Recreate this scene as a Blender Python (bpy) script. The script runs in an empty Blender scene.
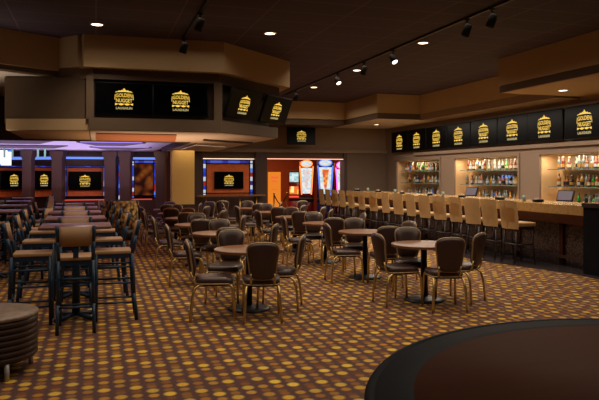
import bpy, bmesh, math, random
from mathutils import Vector, Matrix
random.seed(7)
PI = math.pi
sc = bpy.context.scene
C = sc.collection

# ---------------------------------------------------------------- camera frame (599 x 400)
F = 640.0; CXP = 299.5; HOR = 175.0; EYE = 1.63
TH = math.atan(203.5 / F); CT, ST = math.cos(TH), math.sin(TH)
def ray(x):
    a = (x - CXP) / F
    return (a * CT + ST, CT - a * ST)
def RZ(x, Z): r = ray(x); return (r[0] * Z, r[1] * Z)          # image column and distance -> floor point
def FV(x, v): r = ray(x); return r[0] / r[1] * v               # where a column meets the line v
def FU(x, u): r = ray(x); return r[1] / r[0] * u               # where a column meets the line u
H = 4.03                                                        # ceiling height

cam_d = bpy.data.cameras.new('camera'); cam = bpy.data.objects.new('camera', cam_d); C.objects.link(cam)
cam_d.sensor_width = 36; cam_d.lens = F / 599 * 36; cam_d.shift_y = -25 / 599
cam_d.clip_end = 200
cam.location = (0, 0, EYE); cam.rotation_euler = (PI / 2, 0, -TH)
sc.camera = cam
w = bpy.data.worlds.new('world'); sc.world = w; w.use_nodes = True
w.node_tree.nodes['Background'].inputs[0].default_value = (1, .8, .6, 1)
w.node_tree.nodes['Background'].inputs[1].default_value = 0.02
sc.view_settings.view_transform = 'Standard'; sc.view_settings.look = 'None'
sc.view_settings.gamma = 1; sc.view_settings.exposure = 0.12
sc.view_settings.use_curve_mapping = False

def lamp(kind, name, loc, energy, color=(1, .72, .45), size=.3, rot=(0, 0, 0), sy=None, angle=150, blend=.8, spread=180):
    d = bpy.data.lights.new(name, kind); d.energy = energy; d.color = color
    if kind == 'AREA':
        d.size = size
        if sy: d.shape = 'RECTANGLE'; d.size_y = sy
        d.spread = math.radians(spread)
    elif kind == 'SPOT':
        d.spot_size = math.radians(angle); d.spot_blend = blend; d.shadow_soft_size = size
    else: d.shadow_soft_size = size
    o = bpy.data.objects.new(name, d); C.objects.link(o); o.location = loc; o.rotation_euler = rot
    return o
WARM = (1, .81, .60); WHITE = (1, .86, .70)
# added soft fill just under the ceiling, without fixtures
lamp('AREA', 'added_ceiling_fill', (3.4, 6.8, 3.95), 190, WARM, 8, sy=9, spread=125)
lamp('AREA', 'added_ceiling_fill', (5.8, 15.5, 3.95), 160, WARM, 3.6, sy=8, spread=130)
lamp('AREA', 'added_ceiling_fill', (-3.2, 7, 3.95), 60, (1, .75, .55), 4, sy=7, spread=130)
# added fill over the bar aisle and stools, no fixture
lamp('AREA', 'added_bar_fill', (8.4, 14, 3.2), 170, WHITE, 1.2, sy=9)
# low ceiling on the left and the neon room beyond it
lamp('AREA', 'added_low_ceiling_fill', (2.9, 17.0, 2.36), 45, WARM, 1.4, sy=6)  # added soft fill below the low ceiling, no fixture
lamp('AREA', 'added_left_cove_fill', (-2.2, 11.6, 2.2), 7, (1, .85, .65), 1.6, (PI, 0, 0), sy=1.2, spread=120)  # added upward fill for the lit left cove, no fixture
lamp('AREA', 'added_underside_fill', (1.2, 13.6, 1.2), 34, (1, .62, .36), 2.4, (PI, 0, 0), sy=3, spread=110)  # added upward fill that brightens the low ceiling's underside
lamp('AREA', 'added_neon_cove_fill', (-1.0, 20.5, 1.2), 230, (.50, .43, 1), 5, (PI, 0, 0), sy=7, spread=95)  # added upward fill giving the lavender cove glow, no fixture
lamp('AREA', 'added_rust_panel_fill', (-1.2, 22.4, 2.42), 60, (1, .62, .45), 6, (math.radians(35), 0, 0), sy=.8)  # added warm fill that brightens the rust panels
lamp('AREA', 'added_gaming_room_fill', (6.3, 24, 2.9), 110, (1, .5, .2), 3, sy=3)  # added orange fill for the room past the doorway, no fixture

# ---------------------------------------------------------------- materials
def nodes(name):
    m = bpy.data.materials.new(name); m.use_nodes = True
    nt = m.node_tree; return m, nt, nt.nodes['Principled BSDF']
def rgb(r, g, b):                                   # display 0-255 -> linear
    f = lambda c: (c / 255 / 12.92) if c / 255 <= .04045 else ((c / 255 + .055) / 1.055) ** 2.4
    return (f(r), f(g), f(b), 1)
def mat(name, col, rough=.6, metal=0, noise=0, scale=8, spec=.5, coat=0, stretch=(1, 1, 1), bump=0):
    m, nt, p = nodes(name)
    p.inputs['Base Color'].default_value = col; p.inputs['Roughness'].default_value = rough
    p.inputs['Metallic'].default_value = metal; p.inputs['Specular IOR Level'].default_value = spec
    p.inputs['Coat Weight'].default_value = coat
    tc = nt.nodes.new('ShaderNodeTexCoord'); mp = nt.nodes.new('ShaderNodeMapping')
    mp.inputs['Scale'].default_value = stretch
    nz = nt.nodes.new('ShaderNodeTexNoise'); nz.inputs['Scale'].default_value = scale; nz.inputs['Detail'].default_value = 4
    nt.links.new(tc.outputs['Object'], mp.inputs[0]); nt.links.new(mp.outputs[0], nz.inputs['Vector'])
    if noise:
        rp = nt.nodes.new('ShaderNodeMix'); rp.data_type = 'RGBA'
        rp.inputs[6].default_value = tuple(c * (1 - noise) for c in col[:3]) + (1,)
        rp.inputs[7].default_value = tuple(min(1, c * (1 + noise)) for c in col[:3]) + (1,)
        nt.links.new(nz.outputs[0], rp.inputs[0]); nt.links.new(rp.outputs[2], p.inputs['Base Color'])
    if bump:
        b = nt.nodes.new('ShaderNodeBump'); b.inputs['Strength'].default_value = bump; b.inputs['Distance'].default_value = .01
        nt.links.new(nz.outputs[0], b.inputs['Height']); nt.links.new(b.outputs[0], p.inputs['Normal'])
    return m
def emit(name, col, strength):
    m, nt, p = nodes(name)
    p.inputs['Base Color'].default_value = (0, 0, 0, 1)
    p.inputs['Emission Color'].default_value = col; p.inputs['Emission Strength'].default_value = strength
    return m
def glass_lit(name, cols, scale, strength, sx=1, sz=1):          # backlit stained glass: small panes of several colours
    m, nt, p = nodes(name)
    tc = nt.nodes.new('ShaderNodeTexCoord'); mp = nt.nodes.new('ShaderNodeMapping'); mp.inputs['Scale'].default_value = (scale * sx, scale * sx, scale * sz)
    sn = nt.nodes.new('ShaderNodeVectorMath'); sn.operation = 'FLOOR'
    wn = nt.nodes.new('ShaderNodeTexWhiteNoise'); cr = nt.nodes.new('ShaderNodeValToRGB'); cr.color_ramp.interpolation = 'CONSTANT'
    e = cr.color_ramp.elements
    while len(e) < len(cols): e.new(.5)
    for i, c in enumerate(cols): e[i].position = i / len(cols); e[i].color = c
    nt.links.new(tc.outputs['Object'], mp.inputs[0]); nt.links.new(mp.outputs[0], sn.inputs[0]); nt.links.new(sn.outputs[0], wn.inputs['Vector'])
    nt.links.new(wn.outputs['Value'], cr.inputs[0]); nt.links.new(cr.outputs[0], p.inputs['Emission Color'])
    p.inputs['Base Color'].default_value = (.02, .02, .02, 1); p.inputs['Emission Strength'].default_value = strength
    return m

def carpet():
    m, nt, p = nodes('patterned_carpet')
    N = nt.nodes.new; L = nt.links.new
    def val(x):
        n = N('ShaderNodeValue'); n.outputs[0].default_value = x; return n.outputs[0]
    def mt(op, a, b=None, c=None):
        n = N('ShaderNodeMath'); n.operation = op
        for i, q in enumerate((a, b, c)):
            if q is None: continue
            if isinstance(q, (int, float)): n.inputs[i].default_value = q
            else: L(q, n.inputs[i])
        return n.outputs[0]
    geo = N('ShaderNodeNewGeometry'); sp = N('ShaderNodeSeparateXYZ'); L(geo.outputs['Position'], sp.inputs[0])
    X, Y = sp.outputs[0], sp.outputs[1]
    CW, CL = .117, .375
    px = mt('DIVIDE', X, CW); i = mt('FLOOR', px); fx = mt('MULTIPLY', mt('SUBTRACT', mt('SUBTRACT', px, i), .5), CW)
    off = mt('ADD', mt('MULTIPLY', i, .4), mt('MULTIPLY', mt('PINGPONG', mt('MULTIPLY', i, .5), 1), .22))
    q0 = mt('ADD', mt('DIVIDE', Y, CL), off)
    col = rgb(70, 44, 42)
    cur = N('ShaderNodeRGB'); cur.outputs[0].default_value = rgb(92, 68, 66); cur = cur.outputs[0]
    nz = N('ShaderNodeTexNoise'); nz.inputs['Scale'].default_value = 60; L(geo.outputs['Position'], nz.inputs['Vector'])
    big = N('ShaderNodeTexNoise'); big.inputs['Scale'].default_value = .9; L(geo.outputs['Position'], big.inputs['Vector'])
    def wn0(i, j, z, wt):
        c = N('ShaderNodeCombineXYZ'); L(i, c.inputs[0]); L(j, c.inputs[1]); c.inputs[2].default_value = z
        n = N('ShaderNodeTexWhiteNoise'); L(c.outputs[0], n.inputs['Vector'])
        return mt('MULTIPLY', wt, mt('ADD', .55, mt('MULTIPLY', n.outputs['Value'], .45)))
    # discs: phase, radius, colour
    for ph, rad, ca, cb, wt in ((.75, .045, rgb(168, 122, 58), rgb(142, 92, 46), .9), (.25, .045, rgb(150, 106, 54), rgb(126, 72, 44), .8),
                            (.5, .046, rgb(206, 158, 66), rgb(184, 122, 48), .95), (0, .054, rgb(240, 202, 84), rgb(216, 164, 62), 1)):
        q = mt('ADD', q0, ph if ph in (0, .75) else mt('SUBTRACT', ph, mt('MULTIPLY', mt('PINGPONG', i, 1), .2 if ph == .5 else -.35))); j = mt('FLOOR', q); fy = mt('MULTIPLY', mt('SUBTRACT', mt('SUBTRACT', q, j), .5), CL)
        r = mt('SQRT', mt('ADD', mt('MULTIPLY', fx, fx), mt('MULTIPLY', fy, fy)))
        mr = N('ShaderNodeMapRange'); L(r, mr.inputs[0]); mr.inputs[1].default_value = rad * .6; mr.inputs[2].default_value = rad * 1.02
        mr.inputs[3].default_value = wt; L(wn0(i, j, ph + 3, wt), mr.inputs[3]); mr.inputs[4].default_value = 0
        cmb = N('ShaderNodeCombineXYZ'); L(i, cmb.inputs[0]); L(j, cmb.inputs[1]); cmb.inputs[2].default_value = ph
        wn = N('ShaderNodeTexWhiteNoise'); L(cmb.outputs[0], wn.inputs['Vector'])
        mc = N('ShaderNodeMix'); mc.data_type = 'RGBA'; L(wn.outputs['Value'], mc.inputs[0]); mc.inputs[6].default_value = ca; mc.inputs[7].default_value = cb
        mx = N('ShaderNodeMix'); mx.data_type = 'RGBA'; L(mr.outputs[0], mx.inputs[0]); L(cur, mx.inputs[6]); L(mc.outputs[2], mx.inputs[7])
        cur = mx.outputs[2]
    mm = N('ShaderNodeMix'); mm.data_type = 'RGBA'; mm.blend_type = 'MULTIPLY'; mm.inputs[0].default_value = .6
    rp = N('ShaderNodeValToRGB'); rp.color_ramp.elements[0].position = .3; rp.color_ramp.elements[0].color = (.55, .55, .55, 1); rp.color_ramp.elements[1].position = .7
    L(nz.outputs[0], rp.inputs[0]); L(cur, mm.inputs[6]); L(rp.outputs[0], mm.inputs[7])
    L(mm.outputs[2], p.inputs['Base Color']); p.inputs['Roughness'].default_value = .95; p.inputs['Specular IOR Level'].default_value = .1
    return m

def tiles(name, c1, c2, sx, sy, gap=.012, rough=.5):
    m, nt, p = nodes(name); N = nt.nodes.new; L = nt.links.new
    tc = N('ShaderNodeTexCoord'); br = N('ShaderNodeTexBrick'); br.offset = 0
    br.inputs['Scale'].default_value = 1; br.inputs['Brick Width'].default_value = sx; br.inputs['Row Height'].default_value = sy
    br.inputs['Mortar Size'].default_value = gap; br.inputs['Color1'].default_value = c1; br.inputs['Color2'].default_value = tuple(c * .86 for c in c1[:3]) + (1,)
    br.inputs['Mortar'].default_value = c2
    L(tc.outputs['Object'], br.inputs['Vector']); L(br.outputs[0], p.inputs['Base Color']); p.inputs['Roughness'].default_value = rough
    return m
def stoneblocks(name):                                          # dark carved bar front: speckled tiles
    m, nt, p = nodes(name); N = nt.nodes.new; L = nt.links.new
    tc = N('ShaderNodeTexCoord'); vo = N('ShaderNodeTexVoronoi'); vo.inputs['Scale'].default_value = 26
    cr = N('ShaderNodeValToRGB'); e = cr.color_ramp.elements
    e[0].position = .15; e[0].color = rgb(104, 82, 70); e[1].position = .6; e[1].color = rgb(38, 28, 28)
    L(tc.outputs['Object'], vo.inputs['Vector']); L(vo.outputs['Distance'], cr.inputs[0]); L(cr.outputs[0], p.inputs['Base Color'])
    b = N('ShaderNodeBump'); b.inputs['Strength'].default_value = .5; L(vo.outputs['Distance'], b.inputs['Height']); L(b.outputs[0], p.inputs['Normal'])
    p.inputs['Roughness'].default_value = .35
    return m

M = dict(
 carpet=carpet(),
 ceil=tiles('dark_ceiling_tile', rgb(60, 45, 64), rgb(90, 74, 90), 1.2, .6, .012, .8),
 tan=mat('tan_painted_plaster', rgb(176, 148, 112), .8, noise=.06, scale=2),
 taupe=mat('taupe_painted_plaster', rgb(138, 116, 98), .8, noise=.06, scale=2),
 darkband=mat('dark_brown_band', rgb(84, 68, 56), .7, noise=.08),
 brown=mat('brown_panel', rgb(84, 65, 46), .65, noise=.1, scale=3),
 pier=mat('dark_wood_pier', rgb(64, 42, 36), .5, noise=.25, scale=6, stretch=(1, 1, .15)),
 beige=mat('beige_plaster', rgb(226, 182, 98), .8, noise=.04),
 grey=mat('grey_brown_wall', rgb(112, 92, 76), .85, noise=.05),
 pale=mat('pale_plaster', rgb(196, 182, 170), .8, noise=.04),
 niche=mat('maple_niche_lining', rgb(236, 200, 150), .5, noise=.08, scale=3, stretch=(1, 1, .2)),
 black=mat('black_plastic', rgb(12, 12, 14), .5, spec=.2),
 screen=mat('black_screen_glass', rgb(4, 4, 6), .3, spec=.08),
 vinyl=mat('dark_brown_vinyl', rgb(58, 38, 34), .38, noise=.12, scale=12, bump=.1),
 trim=mat('brass_bead_trim', rgb(158, 134, 102), .4, .3),
 brass=mat('brass_leg', rgb(206, 176, 116), .3, .85, noise=.1, scale=5),
 suede=mat('tan_upholstery', rgb(170, 136, 90), .75, noise=.1, scale=10, bump=.1),
 darkwood=mat('dark_stained_wood', rgb(44, 32, 32), .4, noise=.2, scale=10),
 navy=mat('blue_black_painted_wood', rgb(18, 48, 76), .38, noise=.1, scale=8),
 seatwood=mat('tan_wood_panel', rgb(172, 136, 102), .45, noise=.12, scale=5, stretch=(1, 6, 6)),
 walnut=mat('walnut_table_laminate', rgb(128, 86, 56), .32, noise=.15, scale=5, stretch=(1, 8, 1)),
 plum=mat('plum_table_laminate', rgb(112, 76, 76), .3, noise=.1, scale=5),
 iron=mat('black_iron', rgb(26, 30, 38), .4, .3),
 granite=mat('gold_granite', rgb(168, 132, 84), .22, noise=.45, scale=24),
 blackstone=mat('black_granite', rgb(20, 22, 28), .6, noise=.5, scale=7, spec=.06),
 mahog=mat('mahogany_wood', rgb(62, 34, 21), .6, noise=.15, scale=3, stretch=(1, 6, 1), spec=.03),
 redmahog=mat('red_mahogany_moulding', rgb(110, 48, 34), .4, noise=.15),
 greystone=mat('grey_mottled_stone', rgb(122, 104, 90), .4, noise=.9, scale=16),
 ribwood=mat('dark_ribbed_wood', rgb(52, 32, 27), .4, noise=.15, scale=5),
 steel=mat('brushed_steel', rgb(190, 190, 198), .4, .3),
 barfront=stoneblocks('carved_dark_stone'),
 tilefloor=tiles('dark_floor_tile', rgb(58, 52, 56), rgb(30, 28, 30), .5, .5, .008, .25),
 orange=mat('rust_orange_panel', rgb(230, 112, 50), .5, noise=.4, scale=6),
 redwood=mat('red_brown_wall', rgb(150, 70, 40), .6, noise=.15),
 lens=emit('lamp_lens_glow', (1, .78, .55, 1), 6),
 lens_dim=emit('lamp_lens_dim', (1, .7, .6, 1), 1.6),
 gold=emit('gold_screen_print', rgb(255, 206, 84), .95),
 white=emit('grey_screen_print', rgb(200, 180, 120), .9),
 blueneon=emit('blue_neon', (.14, .26, 1, 1), 1.1),
 violetneon=emit('violet_neon', (.40, .28, 1, 1), 1.0),
 pinkneon=emit('pink_neon', (1, .45, .3, 1), 1.6),
 whiteneon=emit('pale_neon', (1, .75, .55, 1), 1.6),
 redneon=emit('red_neon', (1, .10, .06, 1), .9),
 orangeglow=emit('orange_backlight', (1, .27, .02, 1), .75),
 stained=glass_lit('stained_glass', [rgb(20, 60, 200), rgb(90, 150, 255), rgb(230, 240, 255), rgb(180, 30, 30), rgb(40, 80, 220), rgb(60, 40, 120)], 7, .6),
 stainblue=glass_lit('blue_stained_glass', [rgb(40, 50, 150), rgb(90, 110, 230), rgb(190, 180, 230), rgb(50, 60, 180)], 5, .55),
 tealglass=mat('teal_glass', rgb(60, 120, 130), .2),
 glassshelf=mat('glass_shelf_edge', rgb(120, 140, 130), .15),
)
# patterned art and booth fabric
def leafy(name, a, b, c, sc_):
    m, nt, p = nodes(name); N = nt.nodes.new; L = nt.links.new
    tc = N('ShaderNodeTexCoord'); vo = N('ShaderNodeTexVoronoi'); vo.inputs['Scale'].default_value = sc_; vo.feature = 'SMOOTH_F1'
    cr = N('ShaderNodeValToRGB'); e = cr.color_ramp.elements; e.new(.5)
    e[0].position = .15; e[0].color = a; e[1].position = .42; e[1].color = b; e[2].position = .62; e[2].color = c
    L(tc.outputs['Object'], vo.inputs['Vector']); L(vo.outputs['Distance'], cr.inputs[0]); L(cr.outputs[0], p.inputs['Base Color']); p.inputs['Roughness'].default_value = .7
    return m
M['art'] = leafy('gold_leaf_artwork', rgb(244, 190, 80), rgb(196, 120, 50), rgb(70, 34, 30), 4.5)
M['booth'] = leafy('tufted_gold_fabric', rgb(250, 220, 130), rgb(190, 150, 84), rgb(56, 40, 42), 13)

# ---------------------------------------------------------------- mesh helpers
def box(bm, x0, x1, y0, y1, z0, z1, mi=0):
    vs = [bm.verts.new((x, y, z)) for z in (z0, z1) for x, y in ((x0, y0), (x1, y0), (x1, y1), (x0, y1))]
    for f in ((3, 2, 1, 0), (4, 5, 6, 7), (0, 1, 5, 4), (1, 2, 6, 5), (2, 3, 7, 6), (3, 0, 4, 7)):
        bm.faces.new([vs[i] for i in f]).material_index = mi
def prism(bm, pts, z0, z1, mi=0):
    a = sum(pts[i][0] * pts[(i + 1) % len(pts)][1] - pts[(i + 1) % len(pts)][0] * pts[i][1] for i in range(len(pts)))
    if a < 0: pts = pts[::-1]
    lo = [bm.verts.new((x, y, z0)) for x, y in pts]; hi = [bm.verts.new((x, y, z1)) for x, y in pts]
    n = len(pts)
    bm.faces.new(lo[::-1]).material_index = mi; bm.faces.new(hi).material_index = mi
    for i in range(n): bm.faces.new((lo[i], lo[(i + 1) % n], hi[(i + 1) % n], hi[i])).material_index = mi
def lathe(bm, prof, n=24, cx=0, cy=0, mi=0, smooth=True):
    rings = []
    for r, z in prof:
        if r < 1e-5: rings.append([bm.verts.new((cx, cy, z))])
        else: rings.append([bm.verts.new((cx + r * math.cos(2 * PI * k / n), cy + r * math.sin(2 * PI * k / n), z)) for k in range(n)])
    for a, b in zip(rings, rings[1:]):
        for k in range(n):
            k2 = (k + 1) % n
            if len(a) == 1 and len(b) == 1: continue
            if len(a) == 1: f = bm.faces.new((a[0], b[k2], b[k]))
            elif len(b) == 1: f = bm.faces.new((a[k], a[k2], b[0]))
            else: f = bm.faces.new((a[k], a[k2], b[k2], b[k]))
            f.material_index = mi; f.smooth = smooth
    return bm
def tube(bm, pts, r, n=8, closed=False, mi=0, taper=None):
    pts = [Vector(p) for p in pts]; m = len(pts); rings = []
    up = None
    for i, p in enumerate(pts):
        a = pts[i - 1] if (i > 0 or closed) else p
        b = pts[(i + 1) % m] if (i < m - 1 or closed) else p
        d = (b - a).normalized()
        if up is None: up = Vector((0, 0, 1)) if abs(d.z) < .9 else Vector((1, 0, 0))
        s = d.cross(up)
        if s.length < 1e-4: s = d.cross(Vector((0, 1, 0)))
        s.normalize(); t = s.cross(d).normalized(); up = t
        rr = r if taper is None else r + (taper - r) * i / (m - 1)
        rings.append([bm.verts.new(p + s * rr * math.cos(2 * PI * k / n) + t * rr * math.sin(2 * PI * k / n)) for k in range(n)])
    for i in range(m if closed else m - 1):
        a, b = rings[i], rings[(i + 1) % m]
        for k in range(n):
            f = bm.faces.new((a[k], a[(k + 1) % n], b[(k + 1) % n], b[k])); f.smooth = True; f.material_index = mi
    if not closed:
        bm.faces.new(rings[0][::-1]); bm.faces.new(rings[-1])
def soft(bm, w=.01, seg=2):
    bmesh.ops.bevel(bm, geom=[e for e in bm.edges], offset=w, segments=seg, affect='EDGES', profile=.6)
    for f in bm.faces: f.smooth = True
def slab(bm, outline, front, back, mi=0):              # closed outline of (x,z); front/back give y for each (x,z)
    n = len(outline)
    fr = [bm.verts.new((x, front(x, z), z)) for x, z in outline]; bk = [bm.verts.new((x, back(x, z), z)) for x, z in outline]
    for i in range(n): bm.faces.new((fr[i], fr[(i + 1) % n], bk[(i + 1) % n], bk[i])).material_index = mi
    bm.faces.new(fr[::-1]).material_index = mi; bm.faces.new(bk).material_index = mi
def obj(name, bm, mats, parent=None, loc=None, recalc=True):
    if recalc: bmesh.ops.recalc_face_normals(bm, faces=bm.faces)
    me = bpy.data.meshes.new(name); bm.to_mesh(me); bm.free()
    for m in (mats if isinstance(mats, (list, tuple)) else [mats]): me.materials.append(m)
    o = bpy.data.objects.new(name, me); C.objects.link(o)
    if parent: o.parent = parent
    if loc: o.location = loc
    return o
def tag(o, label, cat, group=None):
    o['label'] = label; o['category'] = cat
    if group: o['group'] = group
    return o
def thing(name, label, cat, loc=(0, 0, 0), rz=0, group=None):
    o = bpy.data.objects.new(name, None); C.objects.link(o); o.location = loc; o.rotation_euler = (0, 0, rz)
    o.empty_display_size = .2
    return tag(o, label, cat, group)
def dup(root, label, loc, rz=0, group=None):
    r = root.copy(); C.objects.link(r); r.location = loc; r.rotation_euler = (0, 0, rz); r['label'] = label
    if group: r['group'] = group
    for ch in list(root.children):
        c = ch.copy(); C.objects.link(c); c.parent = r
        for g in list(ch.children):
            d = g.copy(); C.objects.link(d); d.parent = c
    return r
class Maker:                                           # first placing moves the original, later ones copy it
    def __init__(s, proto): s.p = proto; s.used = False
    def put(s, label, loc, rz=0, group=None):
        if not s.used:
            s.used = True; s.p.location = loc; s.p.rotation_euler = (0, 0, rz); s.p['label'] = label
            if group: s.p['group'] = group
            return s.p
        return dup(s.p, label, loc, rz, group)
def struct(name, bm, m):
    o = obj(name, bm, m); o['kind'] = 'structure'; return o
def B(*args):
    bm = bmesh.new(); box(bm, *args); return bm

# ================================================================ SETTING
struct('floor', B(-8, 13, -4, 31, -.1, 0), M['carpet'])
struct('ceiling', B(-8, 13, -4, 31, H, H + .1), M['ceil'])
struct('wall_left', B(-8.1, -8, -4, 31, 0, H), M['grey'])
struct('wall_rear', B(-8, 13, -4.1, -4, 0, H), M['tan'])
bm = bmesh.new(); box(bm, -8, 13, 30.9, 31, 0, H); struct('wall_end', bm, M['redwood'])

# dark tile apron round the bar
AV0 = FU(583, 7.65)
bm = bmesh.new(); prism(bm, [(7.5, AV0 - 3), (7.5, AV0), (6.95, FU(480, 6.95)), (6.85, 19.4), (8.2, 19.4), (8.2, AV0 - 3)], 0, .006)
struct('trim_bar_apron', bm, M['tilefloor'])

# bar wall (u = 10) with three niches
NZ0, NZ1, ND = .93, 2.11, .47
niches = [(FU(440, 10), FU(397, 10)), (FU(518.5, 10), FU(455, 10)), (FU(640, 10), FU(540.5, 10))]
edges = [-4] + sorted(x for n in niches for x in n) + [21.2]
bm = bmesh.new()
box(bm, 10, 10.6, -4, 21.2, NZ1, H); box(bm, 10, 10.6, -4, 21.2, 0, NZ0)
for k in range(0, len(edges), 2): box(bm, 10, 10.6, edges[k], edges[k + 1], NZ0, NZ1)
box(bm, 10.6, 10.7, -4, 21.2, 0, H)
struct('wall_right', bm, M['taupe'])
bm = bmesh.new()
for a, b in niches:
    box(bm, 10.02, 10.6, b - .015, b, NZ0, NZ1); box(bm, 10.02, 10.6, a, a + .015, NZ0, NZ1)
    box(bm, 10.02, 10.6, a, b, NZ1 - .015, NZ1); box(bm, 10.02, 10.6, a, b, NZ0, NZ0 + .012)
struct('trim_niche_lining', bm, M['niche'])
bm = bmesh.new()
for a, b in niches: box(bm, 10 + ND, 10.6, a + .015, b - .45, NZ0, NZ1)
struct('trim_niche_mirrors', bm, mat('pale_niche_back', rgb(196, 172, 140), .3))
bm = bmesh.new()
for a, b in niches: box(bm, 10 + ND, 10.6, b - .45, b - .015, NZ0, NZ1)
struct('trim_niche_back_left', bm, M['niche'])
bm = bmesh.new()
for a, b in niches:
    for s, t in ((a - .06, a), (b, b + .06)): box(bm, 9.97, 10.0, s, t, NZ0, NZ1 + .06)
    box(bm, 9.97, 10.0, a, b, NZ1, NZ1 + .06)
struct('trim_niche_frames', bm, M['taupe'])
for i, (a, b) in enumerate(niches):
    for q in (.3, .75) if i else (.55,):
        lamp('AREA', 'niche_light', (10.09, a + (b - a) * q, NZ1 - .03), 8, (1, .80, .56), .2, sy=(b - a) * .4)
# moulding above and below the televisions
bm = bmesh.new()
box(bm, 9.93, 10, 3, 18.9, 2.27, 2.36); box(bm, 9.96, 10, 3, 20.5, 3.14, 3.2)
struct('trim_television_rail', bm, M['taupe'])

# stepped ceiling border: (7.93) -> (9.3) -> corner box
def border(name, pts, z0, z1, m):
    bm = bmesh.new(); prism(bm, pts, z0, z1); return struct(name, bm, m)
def stepped(name, pts, zc, mz=3.47):
    border('trim_' + name + '_upper', pts, mz, H, M['tan'])
    border('trim_' + name + '_band', pts if not zc else zc, 3.3, mz, M['darkband'])
V1 = 11.37
border('trim_soffit_near', [(7.93, -4), (10, -4), (10, V1), (7.93, V1)], 3.47, H, M['tan'])
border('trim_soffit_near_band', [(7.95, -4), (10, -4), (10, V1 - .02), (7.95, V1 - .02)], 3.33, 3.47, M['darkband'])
border('trim_soffit_near_underside', [(7.97, -4), (10, -4), (10, V1 - .04), (7.97, V1 - .04)], 3.32, 3.335, M['tan'])
border('trim_soffit_bar', [(9.3, V1), (10, V1), (10, 17.3), (9.3, 17.3)], 3.47, H, M['tan'])
border('trim_soffit_bar_band', [(9.32, V1), (10, V1), (10, 17.3), (9.32, 17.3)], 3.28, 3.47, M['taupe'])
border('trim_soffit_corner', [(7.9, 17.3), (10, 17.3), (10, 21.1), (7.9, 21.1)], 3.47, H, M['tan'])
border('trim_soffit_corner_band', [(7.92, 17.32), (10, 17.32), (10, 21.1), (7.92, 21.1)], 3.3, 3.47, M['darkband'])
border('trim_soffit_corner_underside', [(7.94, 17.34), (10, 17.34), (10, 21.1), (7.94, 21.1)], 3.29, 3.305, M['pale'])
border('trim_soffit_back', [(3.6, 19.86), (7.9, 19.86), (7.9, 21.1), (3.6, 21.1)], 3.47, H, M['tan'])
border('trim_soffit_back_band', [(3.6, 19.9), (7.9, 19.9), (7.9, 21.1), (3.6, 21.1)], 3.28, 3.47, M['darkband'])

# back wall (v = 21.1): piers, doorway, recess, header
VB = 21.1
xs = lambda x: FV(x, VB)
bm = bmesh.new()
box(bm, xs(192.5), 10.0, VB, VB + .3, 2.42, H); box(bm, xs(344), 10, VB, VB + .3, 0, 2.42)
struct('wall_back', bm, M['taupe'])
bm = bmesh.new(); box(bm, 3.6, 10, VB - .12, VB, 2.40, 2.52); struct('trim_header_ledge', bm, M['taupe'])
bm = bmesh.new(); box(bm, xs(192.5), xs(344), VB, VB + .3, 2.18, 2.42); struct('trim_header', bm, M['brown'])
bm = bmesh.new()
box(bm, xs(192.5), xs(202), VB - .1, VB + .3, 0, 2.42); box(bm, xs(255), xs(266), VB - .15, VB + .3, 0, 2.4)
box(bm, xs(343), xs(346), VB - .12, VB + .3, 0, 2.4)
struct('trim_wood_piers', bm, M['pier'])
bm = bmesh.new(); box(bm, xs(346), xs(386), VB - .04, VB, 0, 2.4); struct('trim_dark_recess', bm, M['grey'])
bm = bmesh.new(); box(bm, xs(386), 10, VB - .3, VB, 0, 3.28); struct('trim_corner_pier', bm, M['taupe'])
# low wall with the lit screen panel
bm = bmesh.new(); box(bm, xs(202), xs(255), VB, VB + .2, 0, .92); struct('wall_low', bm, M['pier'])
# low ceiling
LZ = 2.41
low = [(-.3, 11.7), (-.05, 11.5), (2.2, 11.5), (3.75, 13.05), (3.75, VB), (2.1, VB), (2.1, 15.2), (-1.5, 15.2), (-1.5, 12.05)]
def inset(pts, d):
    cx = sum(p[0] for p in pts) / len(pts); cy = sum(p[1] for p in pts) / len(pts)
    return [(x + (d if x < cx else -d), y + (d if y < 13.2 else 0)) for x, y in pts]
border('trim_low_ceiling_upper', [(-.35, 12.0), (-.2, 11.5), (2.2, 11.43), (3.9, 12.95), (3.9, VB), (-.35, VB)], 3.48, H, M['tan'])
border('trim_low_ceiling_dark_band', [(-.2, 12.0), (-.1, 11.65), (2.15, 11.6), (3.7, 13.05), (3.7, VB), (-.2, VB)], 3.3, 3.48, M['darkband'])  # dark brown band, slightly inset below the fascia
TZ0, TZ1 = 2.62, 3.32                                   # television recess
core = [(-.05, 11.75), (2.1, 11.75), (3.5, 13.15), (3.5, VB), (2.1, VB), (2.1, 15.2), (-.05, 15.2)]
border('trim_low_ceiling_recess', core, TZ0, TZ1, M['darkband'])
border('trim_low_ceiling_base', [(-.12, 11.55), (2.17, 11.5), (3.65, 12.98), (3.65, VB), (2.1, VB), (2.1, 15.2), (-.12, 15.2)], LZ, TZ0, M['brown'])
border('trim_low_ceiling_left', [(-1.5, 12.05), (-.16, 11.72), (-.16, 15.2), (-1.5, 15.2)], 2.53, 3.32, M['brown'])
border('trim_low_ceiling_left_base', [(-1.48, 12.03), (-.12, 11.66), (-.12, 15.2), (-1.48, 15.2)], LZ, 2.60, M['tan'])
bm = bmesh.new(); prism(bm, [(-.66, 11.98), (-.05, 11.62), (-.05, 12.1), (-.66, 12.3)], 3.3, 3.52); struct('trim_left_grey_wedge', bm, M['grey'])
bm = bmesh.new()
box(bm, -.16, -.04, 11.6, 11.9, TZ0 - .02, 3.34); box(bm, 2.05, 2.2, 11.58, 11.8, TZ0, 3.32)
struct('trim_recess_posts', bm, M['brown'])
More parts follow.
